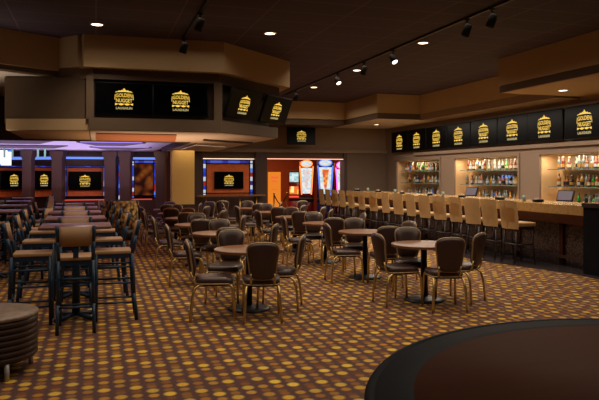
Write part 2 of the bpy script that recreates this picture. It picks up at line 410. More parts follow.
border('trim_low_underside', [(-.1, 11.6), (2.15, 11.55), (3.6, 13.0), (3.6, VB - .2), (2.12, VB - .2), (2.12, 15.0), (-.1, 15.0)], LZ - .012, LZ, M['pale'])  # paler sheet on the underside, its colour stands in for light
border('trim_rust_ceiling_panel', [(.0, 12.2), (1.45, 12.2), (1.7, 14.6), (.0, 14.6)], LZ - .03, LZ - .012, mat('rust_ceiling_panel', rgb(160, 96, 56), .6, noise=.1))  # orange light on the tan underside, painted as a rust-coloured sheet
# left ceiling border
def wallseg(bm, p, q, th, z0, z1, mi=0):
    d = (Vector(q) - Vector(p)).normalized(); n = Vector((-d.y, d.x)) * th
    prism(bm, [p, q, (q[0] + n.x, q[1] + n.y), (p[0] + n.x, p[1] + n.y)], z0, z1, mi)
bm = bmesh.new(); wallseg(bm, (-4.5, 9.6), (-.62, 11.96), .2, 3.45, H); wallseg(bm, (-.62, 11.96), (-.3, 11.6), .2, 3.5, H)
struct('trim_left_border_upper', bm, M['tan'])
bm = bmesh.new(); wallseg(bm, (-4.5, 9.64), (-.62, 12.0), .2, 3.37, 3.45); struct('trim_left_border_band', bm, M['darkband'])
bm = bmesh.new(); prism(bm, [(-4.5, 9.7), (-.6, 12.05), (-.1, 11.75), (-.1, 15.2), (-8, 15.2), (-8, 9.7)], 3.34, 3.38); struct('ceiling_left_underside', bm, M['pale'])
bm = bmesh.new(); box(bm, -8, -1.9, 15.2, 15.4, 2.55, 3.4); struct('trim_left_header', bm, M['brown'])
# neon room ceiling, beams and lip
bm = bmesh.new(); box(bm, -8, 2.1, 15.2, 31, 2.52, 2.62); struct('ceiling_neon_room', bm, M['pale'])
bm = bmesh.new(); box(bm, -8, 2.1, 15.0, 15.2, 2.385, 2.7)
box(bm, 2.02, 2.1, 15.2, VB, 2.38, 2.85)
struct('trim_lip', bm, M['darkband'])
bm = bmesh.new()
for v0, u0, u1 in ((17.3, -4, -1.0), (17.9, -.5, 1.3), (20.4, -4.5, -.8), (20.9, -.2, 1.7)):
    prism(bm, [(u0, v0), (u1, v0), (u1 - .5, v0 + 1.9), (u0 + .5, v0 + 1.9)], 2.49, 2.52)
struct('trim_dark_ceiling_beams', bm, M['darkband'])
for i, (u0, u1, v) in enumerate(((-3.9, -1.1, 17.27), (-.4, 1.2, 17.87), (-.1, 1.6, 20.87))):
    o = tag(obj('neon_strip', B(u0, u1, v - .03, v + .02, 2.495, 2.515), M['violetneon']),
            'violet neon strip on the %s dark beam of the neon-lit room' % ('nearest', 'middle', 'farthest')[i], 'neon light', 'ceiling neon strips')
# tray in the low ceiling on the right
bm = bmesh.new(); prism(bm, [(2.3, 15.5), (3.2, 16.4), (3.2, 19.2), (2.3, 18.3)], LZ - .06, LZ - .012); struct('trim_ceiling_tray', bm, M['pale'])
bm = bmesh.new(); prism(bm, [(2.2, 13.6), (3.5, 14.6), (3.5, 14.8), (2.2, 13.8)], LZ - .05, LZ); struct('trim_ceiling_tray_beam', bm, M['darkband'])
# beige pier
bm = bmesh.new(); box(bm, FV(172, 19.15), FV(194.5, 19.15), 19.15, 19.6, 0, LZ + .02); struct('trim_beige_pier', bm, M['beige'])
bm = bmesh.new(); box(bm, FV(171.5, 19.15), FV(195, 19.15), 19.12, 19.15, 0, .76); struct('trim_pier_wainscot', bm, M['pier'])
# gaming room beyond the doorway
bm = bmesh.new(); box(bm, 4.2, 10, 27, 27.1, 0, 3.2); box(bm, 9.5, 9.6, VB + .3, 27, 0, 3.2); box(bm, 2.3, 4.25, 25.6, 25.7, 0, 3.2)
struct('wall_gaming_room', bm, M['redwood'])
bm = bmesh.new(); box(bm, 2.3, 10, VB + .3, 27.1, 3.05, 3.2); struct('ceiling_gaming_room', bm, M['redwood'])

# ================================================================ TELEVISIONS
def text_mesh(body, size, bold=.0):
    cu = bpy.data.curves.new('t', 'FONT'); cu.body = body; cu.size = size; cu.align_x = 'CENTER'; cu.offset = bold; cu.extrude = .0015
    cu.resolution_u = 2
    o = bpy.data.objects.new('t', cu); C.objects.link(o)
    dg = bpy.context.evaluated_depsgraph_get(); me = bpy.data.meshes.new_from_object(o.evaluated_get(dg))
    bpy.data.objects.remove(o); return me
def emblem_bm():
    bm = bmesh.new()
    def addtext(body, size, z, sx, bold, mi, arch=0):
        me = text_mesh(body, size, bold); b = bmesh.new(); b.from_mesh(me)
        n0 = len(bm.verts)
        vm = {}
        xm = max(abs(v.co.x) for v in b.verts)
        for v in b.verts:
            x = v.co.x * sx / xm; vm[v] = bm.verts.new((x, -.003 + v.co.z, z + v.co.y + arch * (1 - (x / sx) ** 2)))
        for f in b.faces:
            try: bm.faces.new([vm[v] for v in f.verts]).material_index = mi
            except ValueError: pass
        b.free()
    addtext('GOLDEN', .10, .012, .152, .001, 0, .010)
    addtext('NUGGET', .10, -.078, .152, .001, 0, -.002)
    addtext('LAUGHLIN', .062, -.212, .15, .001, 1)
    def band(pts_lo, pts_hi):
        lo = [bm.verts.new((x, -.002, z)) for x, z in pts_lo]; hi = [bm.verts.new((x, -.002, z)) for x, z in pts_hi]
        for i in range(len(lo) - 1): bm.faces.new((lo[i], lo[i + 1], hi[i + 1], hi[i]))
    N = 24
    xsn = [-.165 + .33 * i / N for i in range(N + 1)]
    # crown-like arched scroll above the words
    band([(x, .106 + .014 * (1 - (x / .165) ** 2)) for x in xsn], [(x, .110 + .044 * (1 - (x / .165) ** 2) + .007 * math.sin(i * PI / 2)) for i, x in enumerate(xsn)])
    band([(x, .155) for x in (-.03, -.015, 0, .015, .03)], [(-.03, .158), (-.015, .172), (0, .196), (.015, .172), (.03, .158)])
    # scroll below
    band([(x, -.112 - .026 * abs(math.cos(i * PI / 8))) for i, x in enumerate(xsn)], [(x, -.095 - .012 * abs(math.sin(i * PI / 8))) for i, x in enumerate(xsn)])
    # side brackets
    for s in (-1, 1):
        band([(s * .164, -.03), (s * .176, -.03)], [(s * .160, .07), (s * .168, .075)])
    return bm
def make_tv(name, W, Hh, es):
    t = thing(name, '', 'television')
    bm = bmesh.new(); box(bm, -W / 2, W / 2, .0, .045, -Hh / 2, Hh / 2); soft(bm, .006, 1); box(bm, -.18, .18, .045, .08, -.14, .14)
    obj('casing', bm, M['black'], t)
    bm = bmesh.new(); box(bm, -W / 2 + .018, W / 2 - .018, -.004, 0.002, -Hh / 2 + .022, Hh / 2 - .016); obj('screen', bm, M['screen'], t)
    e = obj('emblem', emblem_bm(), [M['gold'], M['white']], t, recalc=False); e.scale = (es, 1, es); e.location = (0, -.004, .01)
    e['label'] = 'gold emblem on the screen reading GOLDEN NUGGET LAUGHLIN'
    return t
tvbig = Maker(make_tv('wall_television', 1.22, .70, 1.28))
ordn = ['first', 'second', 'third', 'fourth', 'fifth', 'sixth', 'seventh', 'eighth', 'ninth', 'tenth', 'eleventh', 'twelfth', 'thirteenth', 'fourteenth', 'fifteenth', 'sixteenth', 'seventeenth', 'eighteenth', 'nineteenth', 'twentieth', 'twenty-first', 'twenty-second', 'twenty-third', 'twenty-fourth', 'twenty-fifth', 'twenty-sixth', 'twenty-seventh', 'twenty-eighth']
bigx = [399.4, 416.6, 436.3, 458.3, 483.5, 512.2, 544.3, 584.5]
for i, x in enumerate(bigx):
    tvbig.put('black television with gold emblem above the bar, %s from the far end of the row' % ordn[i], (9.86, FU(x, 9.86), 2.76), -PI / 2, 'televisions in a row above the bar')
tvs = Maker(make_tv('television', .99, .575, .92))
o = tvs.put('left one of the two black televisions in the hanging soffit facing the room', (RZ(124, 11.3)[0], 11.66, 2.97), 0, 'televisions round the room')
tvs.put('right one of the two black televisions in the hanging soffit facing the room', (RZ(181, 11.5)[0], 11.66, 2.97), 0, 'televisions round the room')
def facet(t): return (2.1 + 1.5 * t + .13, 11.62 + 1.5 * t - .13)
for k, (tt, nm) in enumerate(((.31, 'left'), (.90, 'right'))):
    p = facet(tt); o = tvs.put('tilted black television on the angled soffit corner, the %s one of the pair' % nm, (p[0], p[1], 2.97), PI / 4, 'televisions round the room')
    o.rotation_euler = (math.radians(21), 0, math.radians(42))
tvs.put('black television hanging on the far fascia above the doorway', (FV(301.5, 20.3), 20.3, 2.93), 0, 'televisions round the room')
tvs.put('black television on the rust panel in the blue glass frame beside the doorway', (FV(229, VB - .02), VB - .02, 1.455), 0, 'televisions round the room')

# hanging pole of the far television
bm = bmesh.new(); tube(bm, [(0, 0, 0), (0, 0, .5)], .02); box(bm, -.1, .1, -.02, .02, -.25, 0)
tag(obj('ceiling_bracket', bm, M['iron'], loc=(FV(301.5, 20.45), 20.4, 2.95)), 'iron bracket holding the television on the far fascia', 'bracket')

# ================================================================ LIGHT FIXTURES
def downlight(name, r, lensmat):
    t = thing(name, '', 'downlight')
    bm = bmesh.new(); lathe(bm, [(r, 0), (r, -.012), (r * .82, -.016), (r * .78, -.004), (r * .78, 0)], 20); obj('trim_ring', bm, M['pale'], t)
    bm = bmesh.new(); lathe(bm, [(0, -.009), (r * .78, -.009), (r * .78, -.003), (0, -.003)], 20); obj('lens', bm, lensmat, t)
    return t
dl = Maker(downlight('recessed_downlight', .11, M['lens']))
def ceilpt(x, y, h=H): return RZ(x, F * (h - EYE) / (HOR - y))
for (x, y, l) in ((97, 24, 'recessed ceiling downlight at the upper left, above the left fascia'), (270, 33, 'recessed ceiling downlight in front of the hanging soffit'),
                  (314, 87, 'recessed ceiling downlight farthest back, beside the track'), (357, 70, 'recessed ceiling downlight behind the middle track spotlight'),
                  (423, 42.5, 'recessed ceiling downlight beside the near end of the track')):
    p = ceilpt(x, y); dl.put(l, (p[0], p[1], H), 0, 'ceiling downlights')
    lamp('SPOT', 'downlight_lamp', (p[0], p[1], H - .05), 90, WARM, .1, angle=130)
p = ceilpt(563, 90, 3.32); dl.put('bright downlight under the near bar soffit box', (p[0], p[1], 3.32), 0, 'soffit downlights'); lamp('SPOT', 'downlight_lamp', (p[0], p[1], 3.28), 40, WHITE, .08, angle=120)
p = ceilpt(376.5, 124.3, 3.29); dl.put('small downlight under the far corner soffit', (p[0], p[1], 3.29), 0, 'soffit downlights'); lamp('SPOT', 'downlight_lamp', (p[0], p[1], 3.25), 30, WHITE, .08, angle=140)
sdl = Maker(downlight('small_downlight', .06, M['lens']))
for (x, y, l) in ((216, 145, 'small downlight in the low ceiling right of the beige pier'), (238, 152, 'small downlight in the low ceiling above the framed television'),
                  (203, 147.5, 'small downlight in the low ceiling nearest the beige pier')):
    p = ceilpt(x, y, LZ)
    if p[1] < 20.9: sdl.put(l, (p[0], p[1], LZ), 0, 'low ceiling downlights')

def track(label, u, v0, v1):
    bm = bmesh.new(); box(bm, u - .02, u + .02, v0, v1, H - .035, H); return tag(obj('lighting_track', bm, M['iron']), label, 'lighting track', 'ceiling light tracks')
track('black lighting track running along the ceiling towards the far fascia', 5.37, 6.5, 18.5)
track('black lighting track above the hanging soffit televisions', 1.45, 5, 11.35)
def spot_head(name, lm):
    t = thing(name, '', 'spotlight')
    bm = bmesh.new(); tube(bm, [(0, 0, 0), (0, 0, -.1)], .012); box(bm, -.04, .04, -.015, .015, -.02, .0); obj('arm', bm, M['iron'], t)
    bm = bmesh.new(); lathe(bm, [(0, .09), (.04, .09), (.055, .06), (.065, -.1), (.058, -.1), (.05, -.06), (0, -.06)], 16)
    h = obj('head', bm, M['black'], t); h.location = (0, 0, -.16)
    bm = bmesh.new(); lathe(bm, [(0, -.085), (.056, -.085), (.056, -.08), (0, -.08)], 16); obj('lens', bm, lm, h)
    return t, h
son, hd = spot_head('track_spotlight', M['lens']); hd.rotation_euler = (math.radians(-38), math.radians(-10), 0)
soff, hd = spot_head('track_spotlight', M['black']); hd.rotation_euler = (math.radians(12), math.radians(15), 0)
mon, mof = Maker(son), Maker(soff)
for (x, on, l) in ((492, 0, 'unlit black track spotlight nearest the camera on the long track'), (467, 0, 'unlit black track spotlight, second nearest on the long track'),
                   (393, 1, 'glowing track spotlight, nearer of the two lit ones on the long track'), (364, 0, 'unlit track spotlight between the two glowing ones'),
                   (337.5, 1, 'glowing track spotlight, farther of the two lit ones'), (296, 0, 'unlit track spotlight at the far end of the long track')):
    v = FU(x, 5.37); (mon if on else mof).put(l, (5.37, v, H - .035), 0, 'track spotlights')
    if on: lamp('SPOT', 'track_lamp', (5.37, v, H - .3), 60, WHITE, .05, (0, math.radians(-25), 0), angle=90)
for (x, l) in ((200, 'nearer unlit spotlight on the track above the soffit televisions'), (184, 'farther unlit spotlight on the track above the soffit televisions')):
    mof.put(l, (1.45, FU(x, 1.45) if x < 190 else FU(200, 1.45), H - .035), 0, 'track spotlights')

# ================================================================ BAR
U0 = 7.72; VBAR = 19.3; VP = FU(583, 7.65)
bc = thing('bar_counter', 'long bar counter with gold granite edge and dark carved stone front', 'bar counter', (8.2, 14, 0))
def local(bm, o): bmesh.ops.translate(bm, verts=bm.verts, vec=-Vector(o.location)); return bm
obj('countertop', local(B(U0, 8.75, VP, VBAR, 1.05, 1.11), bc), M['granite'], bc)
bm = bmesh.new(); box(bm, U0, U0 + .06, VP, VBAR, .95, 1.05); obj('granite_edge', local(bm, bc), M['granite'], bc)
bm = bmesh.new(); box(bm, 8.05, 8.35, VP, VBAR - .1, 0, 1.05); obj('front_panel', local(bm, bc), M['barfront'], bc)
bm = bmesh.new(); box(bm, 7.85, 8.05, VP, VBAR - .1, .89, .95); box(bm, 7.97, 8.05, VP, VBAR - .1, .76, .89); obj('wood_moulding', local(bm, bc), M['redmahog'], bc)
for k, v in enumerate([VP + .9 + i * 1.25 for i in range(8)]):
    bm = bmesh.new(); box(bm, 8.0, 8.05, v, v + .09, .02, .86); obj('pilaster', local(bm, bc), M['mahog'], bc)
bm = bmesh.new(); box(bm, 7.90, 7.97, VP, VBAR - .1, .15, .20)
for i in range(7): tube(bm, [(7.93, VP + .6 + i * 1.4, .17), (8.05, VP + .6 + i * 1.4, .17)], .012)
obj('foot_rail', local(bm, bc), M['ribwood'], bc)
bm = bmesh.new(); box(bm, 8.35, 8.75, VP, VBAR - .1, .1, 1.05); obj('back_cabinet', local(bm, bc), M['darkwood'], bc)
bm = bmesh.new(); box(bm, 7.65, 8.9, VP - 2.2, VP - .005, 0, 1.1); prism(bm, [(7.62, VP - 2.2), (8.95, VP - 2.2), (8.95, VP), (7.62, VP)], 1.1, 1.17, 1)
tag(obj('bar_end_pillar', bm, [M['blackstone'], M['darkwood']]), 'black stone end pillar of the bar at the right edge', 'pillar')
# back counter
bb = thing('back_bar_cabinet', 'low back bar cabinet under the bottle niches', 'cabinet', (9.6, 13, 0))
obj('body', local(B(9.45, 9.96, 7, 19.5, 0, .86), bb), M['darkwood'], bb)
obj('worktop', local(B(9.4, 9.96, 7, 19.5, .86, .9), bb), M['granite'], bb)

# stools
def bar_stool():
    t = thing('bar_stool', '', 'bar stool')
    bm = bmesh.new(); box(bm, -.22, .22, -.2, .24, .68, .76); soft(bm, .025, 3); obj('seat', bm, M['suede'], t)
    bm = bmesh.new()
    n = 9
    def fy(x): return -.17 - .06 * (1 - (x / .275) ** 2)
    cols = []
    for i in range(n):
        x = -.275 + .55 * i / (n - 1)
        cols.append([bm.verts.new((x * (1 - .06 * (k == 0)), fy(x) + o - .05 * (k / 4) ** 1.2, .64 + .51 * k / 4 + .012 * (k == 4) * (1 - (x / .275) ** 2))) for o in (0,) for k in range(5)])
    for i in range(n - 1):
        for k in range(4): bm.faces.new((cols[i][k], cols[i + 1][k], cols[i + 1][k + 1], cols[i][k + 1]))
    r = bmesh.ops.solidify(bm, geom=bm.faces[:], thickness=.055)
    bmesh.ops.bevel(bm, geom=[e for e in bm.edges if e.calc_face_angle(0) > .9], offset=.015, segments=2, affect='EDGES')
    for f in bm.faces: f.smooth = True
    obj('backrest', bm, M['suede'], t)
    bm = bmesh.new(); box(bm, -.2, .2, -.18, .2, .63, .685); obj('seat_frame', bm, M['darkwood'], t)
    for sx in (-1, 1):
        for sy in (-1, 1):
            bm = bmesh.new()
            tube(bm, [(sx * .18, sy * .165 + .01, .64), (sx * .19, sy * .18 + .01, .3), (sx * .205, sy * .2 + .01 - .02 * (sy < 0), 0.012)], .021, 6, taper=.015)
            obj('leg', bm, M['darkwood'], t)
    for a, b in (((-.195, .19), (.195, .19)), ((-.195, -.17), (.195, -.17)), ((-.195, -.17), (-.195, .19)), ((.195, -.17), (.195, .19))):
        z = .27 if a[1] == b[1] and a[1] > 0 else .36
        bm = bmesh.new(); tube(bm, [(a[0], a[1], z), (b[0], b[1], z)], .013, 6); obj('stretcher', bm, M['darkwood'], t)
    return t
stool = Maker(bar_stool())
sx_ = [511, 491.5, 474, 457.5, 441, 426, 412.5, 399.5, 387, 374.5, 363, 352.5, 343.5, 336, 329.5, 323]
for i, x in enumerate(sx_):
    u = 7.42
    l = 'tan upholstered bar stool with dark legs, ' + ('nearest the end pillar' if i == 0 else '%s from the end pillar along the bar' % ordn[i])
    stool.put(l, (u, FU(x, u - .15), .006), -PI / 2 + random.uniform(-.07, .07), 'bar stools along the counter')

# bottles in the niches
def bottle(name, h, r, shape, glass, lab, cap):
    prof = {0: [(0, 0), (r, 0), (r, h * .58), (r * .8, h * .68), (r * .36, h * .78), (r * .34, h * .93)],
            1: [(0, 0), (r, 0), (r * 1.02, h * .42), (r * .95, h * .52), (r * .4, h * .68), (r * .3, h * .93)],
            2: [(0, 0), (r * 1.15, 0), (r * 1.15, h * .5), (r * .9, h * .6), (r * .4, h * .66), (r * .4, h * .9)]}[shape]
    bm = bmesh.new(); lathe(bm, prof + [(0, prof[-1][1])], 10)
    lathe(bm, [(r * 1.03 * (1.15 if shape == 2 else 1), h * .14), (r * 1.04 * (1.15 if shape == 2 else 1), h * .40)], 10, mi=1)
    lathe(bm, [(r * .4, h * .90), (r * .4, h), (0, h)], 10, mi=2)
    return tag(obj(name, bm, [glass, lab, cap]), '', 'bottle')
def glass(name, col): return mat(name, col, .12, 0, coat=.4)
kinds = [('amber', rgb(160, 84, 24)), ('clear', rgb(120, 132, 134)), ('green', rgb(26, 140, 50)), ('dark', rgb(40, 24, 20)), ('blue', rgb(40, 90, 200)), ('red', rgb(110, 30, 24)), ('golden', rgb(208, 150, 50)), ('pale', rgb(170, 160, 136))]
labs = [mat('cream_label', rgb(196, 184, 150), .6), mat('gold_label', rgb(170, 120, 50), .6), mat('black_label', rgb(25, 25, 25), .5), mat('white_label', rgb(190, 190, 195), .6)]
protos = {}
for ci, (cn, c) in enumerate(kinds):
    g = glass(cn + '_bottle_glass', c)
    protos[cn] = [Maker(bottle('liquor_bottle', .29 - .015 * s, .04, s, g, labs[(ci + s * 3) % 4], labs[(ci + s + 2) % 4])) for s in range(3)]
nn = ['farthest', 'middle', 'nearest']
SHZ = [.945, 1.37, 1.77]; shn = ['bottom', 'middle', 'top']
order = {0: ['clear', 'pale', 'amber', 'dark', 'golden', 'clear', 'blue'], 1: ['amber', 'golden', 'pale', 'clear', 'dark', 'red', 'clear'], 2: ['clear', 'clear', 'pale', 'red', 'green', 'amber', 'blue']}
order3 = {0: ['green', 'green', 'clear', 'dark', 'green'], 1: ['amber', 'red', 'golden', 'clear', 'amber', 'green', 'dark'], 2: ['clear', 'pale', 'red', 'clear', 'green', 'amber']}
for ni, (a, b) in enumerate(niches):
    start = b - (.35 if ni != 1 else .38)
    for si in range(3):
        z = SHZ[si]
        if si:
            tag(obj('glass_shelf', B(10.04, 10.44, a + .03, b - .2 if si < 3 else b, z - .022, z - .002), M['glassshelf']),
                '%s glass shelf of bottles in the %s backlit niche' % (shn[si] if si == 2 else 'lower', nn[ni]), 'shelf', 'glass niche shelves')
        v = start; k = 0
        amin = a + .05 if ni < 2 else max(a + .05, FU(612, 10.15))
        while v > amin and k < 28:
            seq = order3 if ni == 2 else order
            cn = random.choice(seq[si])
            if ni == 2 and si == 0 and FU(578, 10.2) < v < FU(557, 10.2) + .1: v -= .14; continue     # room for the register
            if ni == 1 and si == 0 and v > start - .55: v -= .14; continue
            mk = random.choice(protos[cn])
            mk.put('%s liquor bottle, %s from the left on the %s shelf of the %s backlit niche' % (cn, ordn[k], shn[si], nn[ni]),
                   (10.16 + random.uniform(0, .12), v, z if si else .943), random.uniform(0, 6), 'liquor bottles in the backlit niches')
            v -= random.uniform(.098, .118) if ni < 2 else random.uniform(.095, .11); k += 1
for cn in protos:                                                   # prototypes never placed
    for mk in protos[cn]:
        if not mk.used: bpy.data.objects.remove(mk.p)
# cash registers
tag(obj('added_blue_glow', B(10.44, 10.465, FU(510, 10.4), FU(500, 10.4), 1.42, 1.62), emit('soft_blue_glow', (.1, .3, .9, 1), .9)), 'added blue glow patch behind the bottles of the middle niche', 'added glow patch')  # glowing patch added to give the niche its blue tint
def register(label, u, v, blue):
    t = thing('cash_register', label, 'cash register', (u, v, .905), -PI / 2 + .35)
    bm = bmesh.new(); box(bm, -.19, .19, -.16, .17, 0, .09); soft(bm, .012, 1); obj('base', bm, M['black'], t)
    bm = bmesh.new(); prism(bm, [(-.05, 0), (.05, 0), (.05, .06), (-.05, .06)], .09, .22); obj('stand', bm, M['black'], t)
    bm = bmesh.new(); box(bm, -.19, .19, -.02, .02, -.13, .13); soft(bm, .008, 1); s = obj('monitor', bm, M['black'], t); s.location = (0, -.02, .27); s.rotation_euler = (math.radians(-22), 0, 0)
    bm = bmesh.new(); box(bm, -.165, .165, -.026, -.021, -.105, .105); obj('display', bm, M['blueneon'] if False else mat('violet_grey_display', rgb(84, 76, 96), .4), s)
    if blue:
        bm = bmesh.new(); box(bm, -.04, .04, -.165, -.16, .03, .06); obj('indicator_light', bm, M['blueneon'], t)
register('dark cash register with blue light in front of the nearest niche', 9.7, FU(566, 9.7), True)
register('black cash register in front of the middle niche, beside its left side wall', 9.7, FU(472, 9.7), False)
# small things on the bar top
def caddy():
    t = thing('napkin_caddy', '', 'caddy')
    bm = bmesh.new(); box(bm, -.09, .09, -.06, .06, 0, .05); soft(bm, .006, 1); obj('tray', bm, M['black'], t)
    bm = bmesh.new(); box(bm, -.05, .05, -.045, .045, .05, .075); obj('napkins', bm, M['pale'], t)
    return t
cd = Maker(caddy())
for i, x in enumerate((538, 500, 462, 430, 402, 378, 357)):
    cd.put('small black napkin caddy on the bar counter, ' + ('nearest the end pillar' if i == 0 else '%s from the end pillar' % ordn[i]), (8.1, FU(x, 8.1), 1.11), .3 * i, 'napkin caddies on the bar')
def drink(name, col, lab):
    bm = bmesh.new(); lathe(bm, [(0, .0), (.03, 0), (.038, .12), (.034, .12), (.028, .01), (0, .01)], 14); lathe(bm, [(0, .1), (.033, .1)], 14, mi=1)
    return bm
for i, (x, c, n_) in enumerate(((524, (90, 60, 200), 'blue'), (443, (190, 60, 30), 'red'), (395, (230, 120, 30), 'orange'), (368, (210, 60, 30), 'amber'))):
    bm = drink('', 0, 0); tag(obj('drinking_glass', bm, [M['glassshelf'], mat(n_ + '_candle_drink', rgb(*c), .3)], loc=(8.0, FU(x, 8.0), 1.11)), 'short glass holding a %s drink on the bar counter' % n_, 'glass', 'glasses on the bar')

# ================================================================ BANQUET CHAIRS AND ROUND TABLES
def back_outline(n=28, grow=0):
    pts = []
    for k in range(n):
        t = 2 * PI * k / n; c, s = math.cos(t), math.sin(t)
        e = .5
        x = math.copysign(abs(c) ** e, c); z = math.copysign(abs(s) ** e, s)
        zz = .485 + .405 * (z + 1) / 2
        f = (z + 1) / 2
        wdt = .146 + .05 * f - .020 * math.sin(f * PI)
        if z > 0: zz = zz - 0.02 * (abs(x)) ** 2
        pts.append((x * (wdt + grow), zz + (grow if z > 0 else -grow)))
    return pts
def lean(z): return -.20 - .13 * max(0, z - .42) ** 1.1 - .05 * max(0, z - .6)
def bow(x): return -.035 * (1 - (x / .2) ** 2)
def banquet_chair():
    t = thing('banquet_chair', '', 'chair')
    # seat cushion, wider in front
    bm = bmesh.new(); prof = []
    n = 32
    for (sc2, z) in ((.9, .405), (.99, .42), (1.0, .445), (.985, .47), (.9, .487), (.6, .492)):
        ring = []
        for k in range(n):
            a = 2 * PI * k / n; c, s = math.cos(a), math.sin(a)
            x = math.copysign(abs(c) ** .45, c) * (.205 + .02 * s); y = math.copysign(abs(s) ** .45, s) * .215
            ring.append(bm.verts.new((x * sc2, y * sc2 + .015, z - .012 * (s > .5))))
        prof.append(ring)
    for a, b in zip(prof, prof[1:]):
        for k in range(n): bm.faces.new((a[k], a[(k + 1) % n], b[(k + 1) % n], b[k])).smooth = True
    bm.faces.new(prof[0][::-1]); bm.faces.new(prof[-1]).smooth = True
    obj('seat', bm, M['vinyl'], t)
    bm = bmesh.new(); tube(bm, [(math.copysign(abs(math.cos(a)) ** .45, math.cos(a)) * (.208 + .02 * math.sin(a)), math.copysign(abs(math.sin(a)) ** .45, math.sin(a)) * .218 + .015, .418 - .012 * (math.sin(a) > .5)) for a in [2 * PI * k / 28 for k in range(28)]], .008, 6, closed=True)
    obj('seat_piping', bm, M['trim'], t)
    # backrest
    o0 = back_outline()
    bm = bmesh.new(); cz = .69
    layers = []
    for (g, off) in ((.0, 0), (-.015, .016), (-.08, .026)):
        layers.append([bm.verts.new((x * (1 + g / .2), lean(z) + bow(x) + .018 + off, cz + (z - cz) * (1 + g / .22))) for x, z in o0])
    back = [bm.verts.new((x, lean(z) + bow(x) - .012, z)) for x, z in o0]
    back2 = [bm.verts.new((x * .85, lean(z) + bow(x * .85) - .022, cz + (z - cz) * .87)) for x, z in o0]
    chain = [back2, back] + layers
    m = len(o0)
    for a, b in zip(chain, chain[1:]):
        for k in range(m): bm.faces.new((a[k], a[(k + 1) % m], b[(k + 1) % m], b[k])).smooth = True
    bm.faces.new(layers[-1]).smooth = True; bm.faces.new(back2[::-1]).smooth = True
    bmesh.ops.triangulate(bm, faces=[f for f in bm.faces if len(f.verts) > 4])
    obj('backrest', bm, M['vinyl'], t)
    bm = bmesh.new(); tube(bm, [(x * 1.03, lean(z) + bow(x) + .003, z + (.004 if z > .7 else 0)) for x, z in o0], .011, 8, closed=True); obj('back_trim', bm, M['trim'], t)
    for sx in (-1, 1):
        bm = bmesh.new(); tube(bm, [(sx * .175, .14, .41), (sx * .195, .2, .395), (sx * .2, .222, .34), (sx * .205, .232, .18), (sx * .21, .24, .006)], .015, 8); obj('leg', bm, M['brass'], t)
        bm = bmesh.new(); tube(bm, [(sx * .15, -.08, .41), (sx * .168, -.15, .405), (sx * .182, -.2, .37), (sx * .19, -.228, .28), (sx * .2, -.245, .12), (sx * .205, -.25, .006)], .015, 8); obj('leg', bm, M['brass'], t)
        bm = bmesh.new(); tube(bm, [(sx * .12, -.12, .415), (sx * .125, -.2, .42), (sx * .13, -.225, .46), (sx * .13, lean(.52) - .035, .55)], .011, 6); obj('back_support', bm, M['brass'], t)
    bm = bmesh.new(); box(bm, -.17, .17, -.15, .17, .39, .412); obj('seat_frame', bm, M['iron'], t)
    return t
chair = Maker(banquet_chair())
def round_table():
    t = thing('round_table', '', 'table')
    bm = bmesh.new(); lathe(bm, [(0, .735), (.42, .735), (.425, .73), (.42, .70), (.3, .697), (0, .697)], 48, smooth=False); obj('tabletop', bm, M['walnut'], t)
    bm = bmesh.new(); lathe(bm, [(0, .697), (.12, .697), (.12, .68), (.04, .67), (.04, .05), (0, .05)], 20); obj('pedestal', bm, M['iron'], t)
    bm = bmesh.new(); lathe(bm, [(0, 0), (.26, 0), (.265, .012), (.2, .03), (.06, .055), (0, .055)], 32); obj('base', bm, M['iron'], t)
    return t
rt = Maker(round_table())
def camxz(X, Z): return (X * CT + Z * ST, -X * ST + Z * CT)
near = ['nearest', 'second', 'third', 'fourth', 'fifth', 'sixth']
rowL = [(249, 7.8), (220, 9.95), (198, 11.65), (186, 13.4), (176, 15.1), (170, 16.8)]
rowR = [(424, 8.35), (365, 10.2), (325, 12.0), (295, 13.8), (271, 15.6), (253, 17.4)]
def X_of(x, Z): return (x - CXP) * Z / F
# chairs: offsets (dX, dZ, heading) in the camera frame; heading 0 looks away from camera, 90 looks left
std = [('front', .10, -.58, 4), ('left', -.50, -.30, -76), ('right', .50, .08, 80), ('back', -.22, .55, 168)]
special = {('L', 0): [('front', .19, -.56, 6), ('left', -.37, -.50, -82), ('right', .37, .06, 84), ('back', -.33, .48, 172)],
           ('R', 0): [('front', .14, -.55, 3), ('left', -.38, -.22, -72), ('right', .46, -.04, 50), ('back', -.13, .34, 176)],
           ('R', 1): [('front', .22, -.74, 5), ('left', -.36, -.38, -78), ('right', .46, -.2, 120), ('back', -.12, .42, 178)],
           ('R', 2): [('front', .12, -.70, 0), ('left', -.50, -.42, -78), ('right', .48, .30, 100), ('back', -.22, .42, 176)],
           ('L', 1): [('front', .24, -.72, 2), ('left', -.45, -.40, -78), ('right', .60, -.25, 80), ('back', -.12, .42, 174)],
           ('L', 2): [('front', .20, -.70, 2), ('left', -.42, -.45, -78), ('right', .55, .05, 84), ('back', -.15, .42, 176)]}
where = {'front': 'with back to camera', 'left': 'facing right', 'right': 'facing left', 'back': 'facing the camera'}
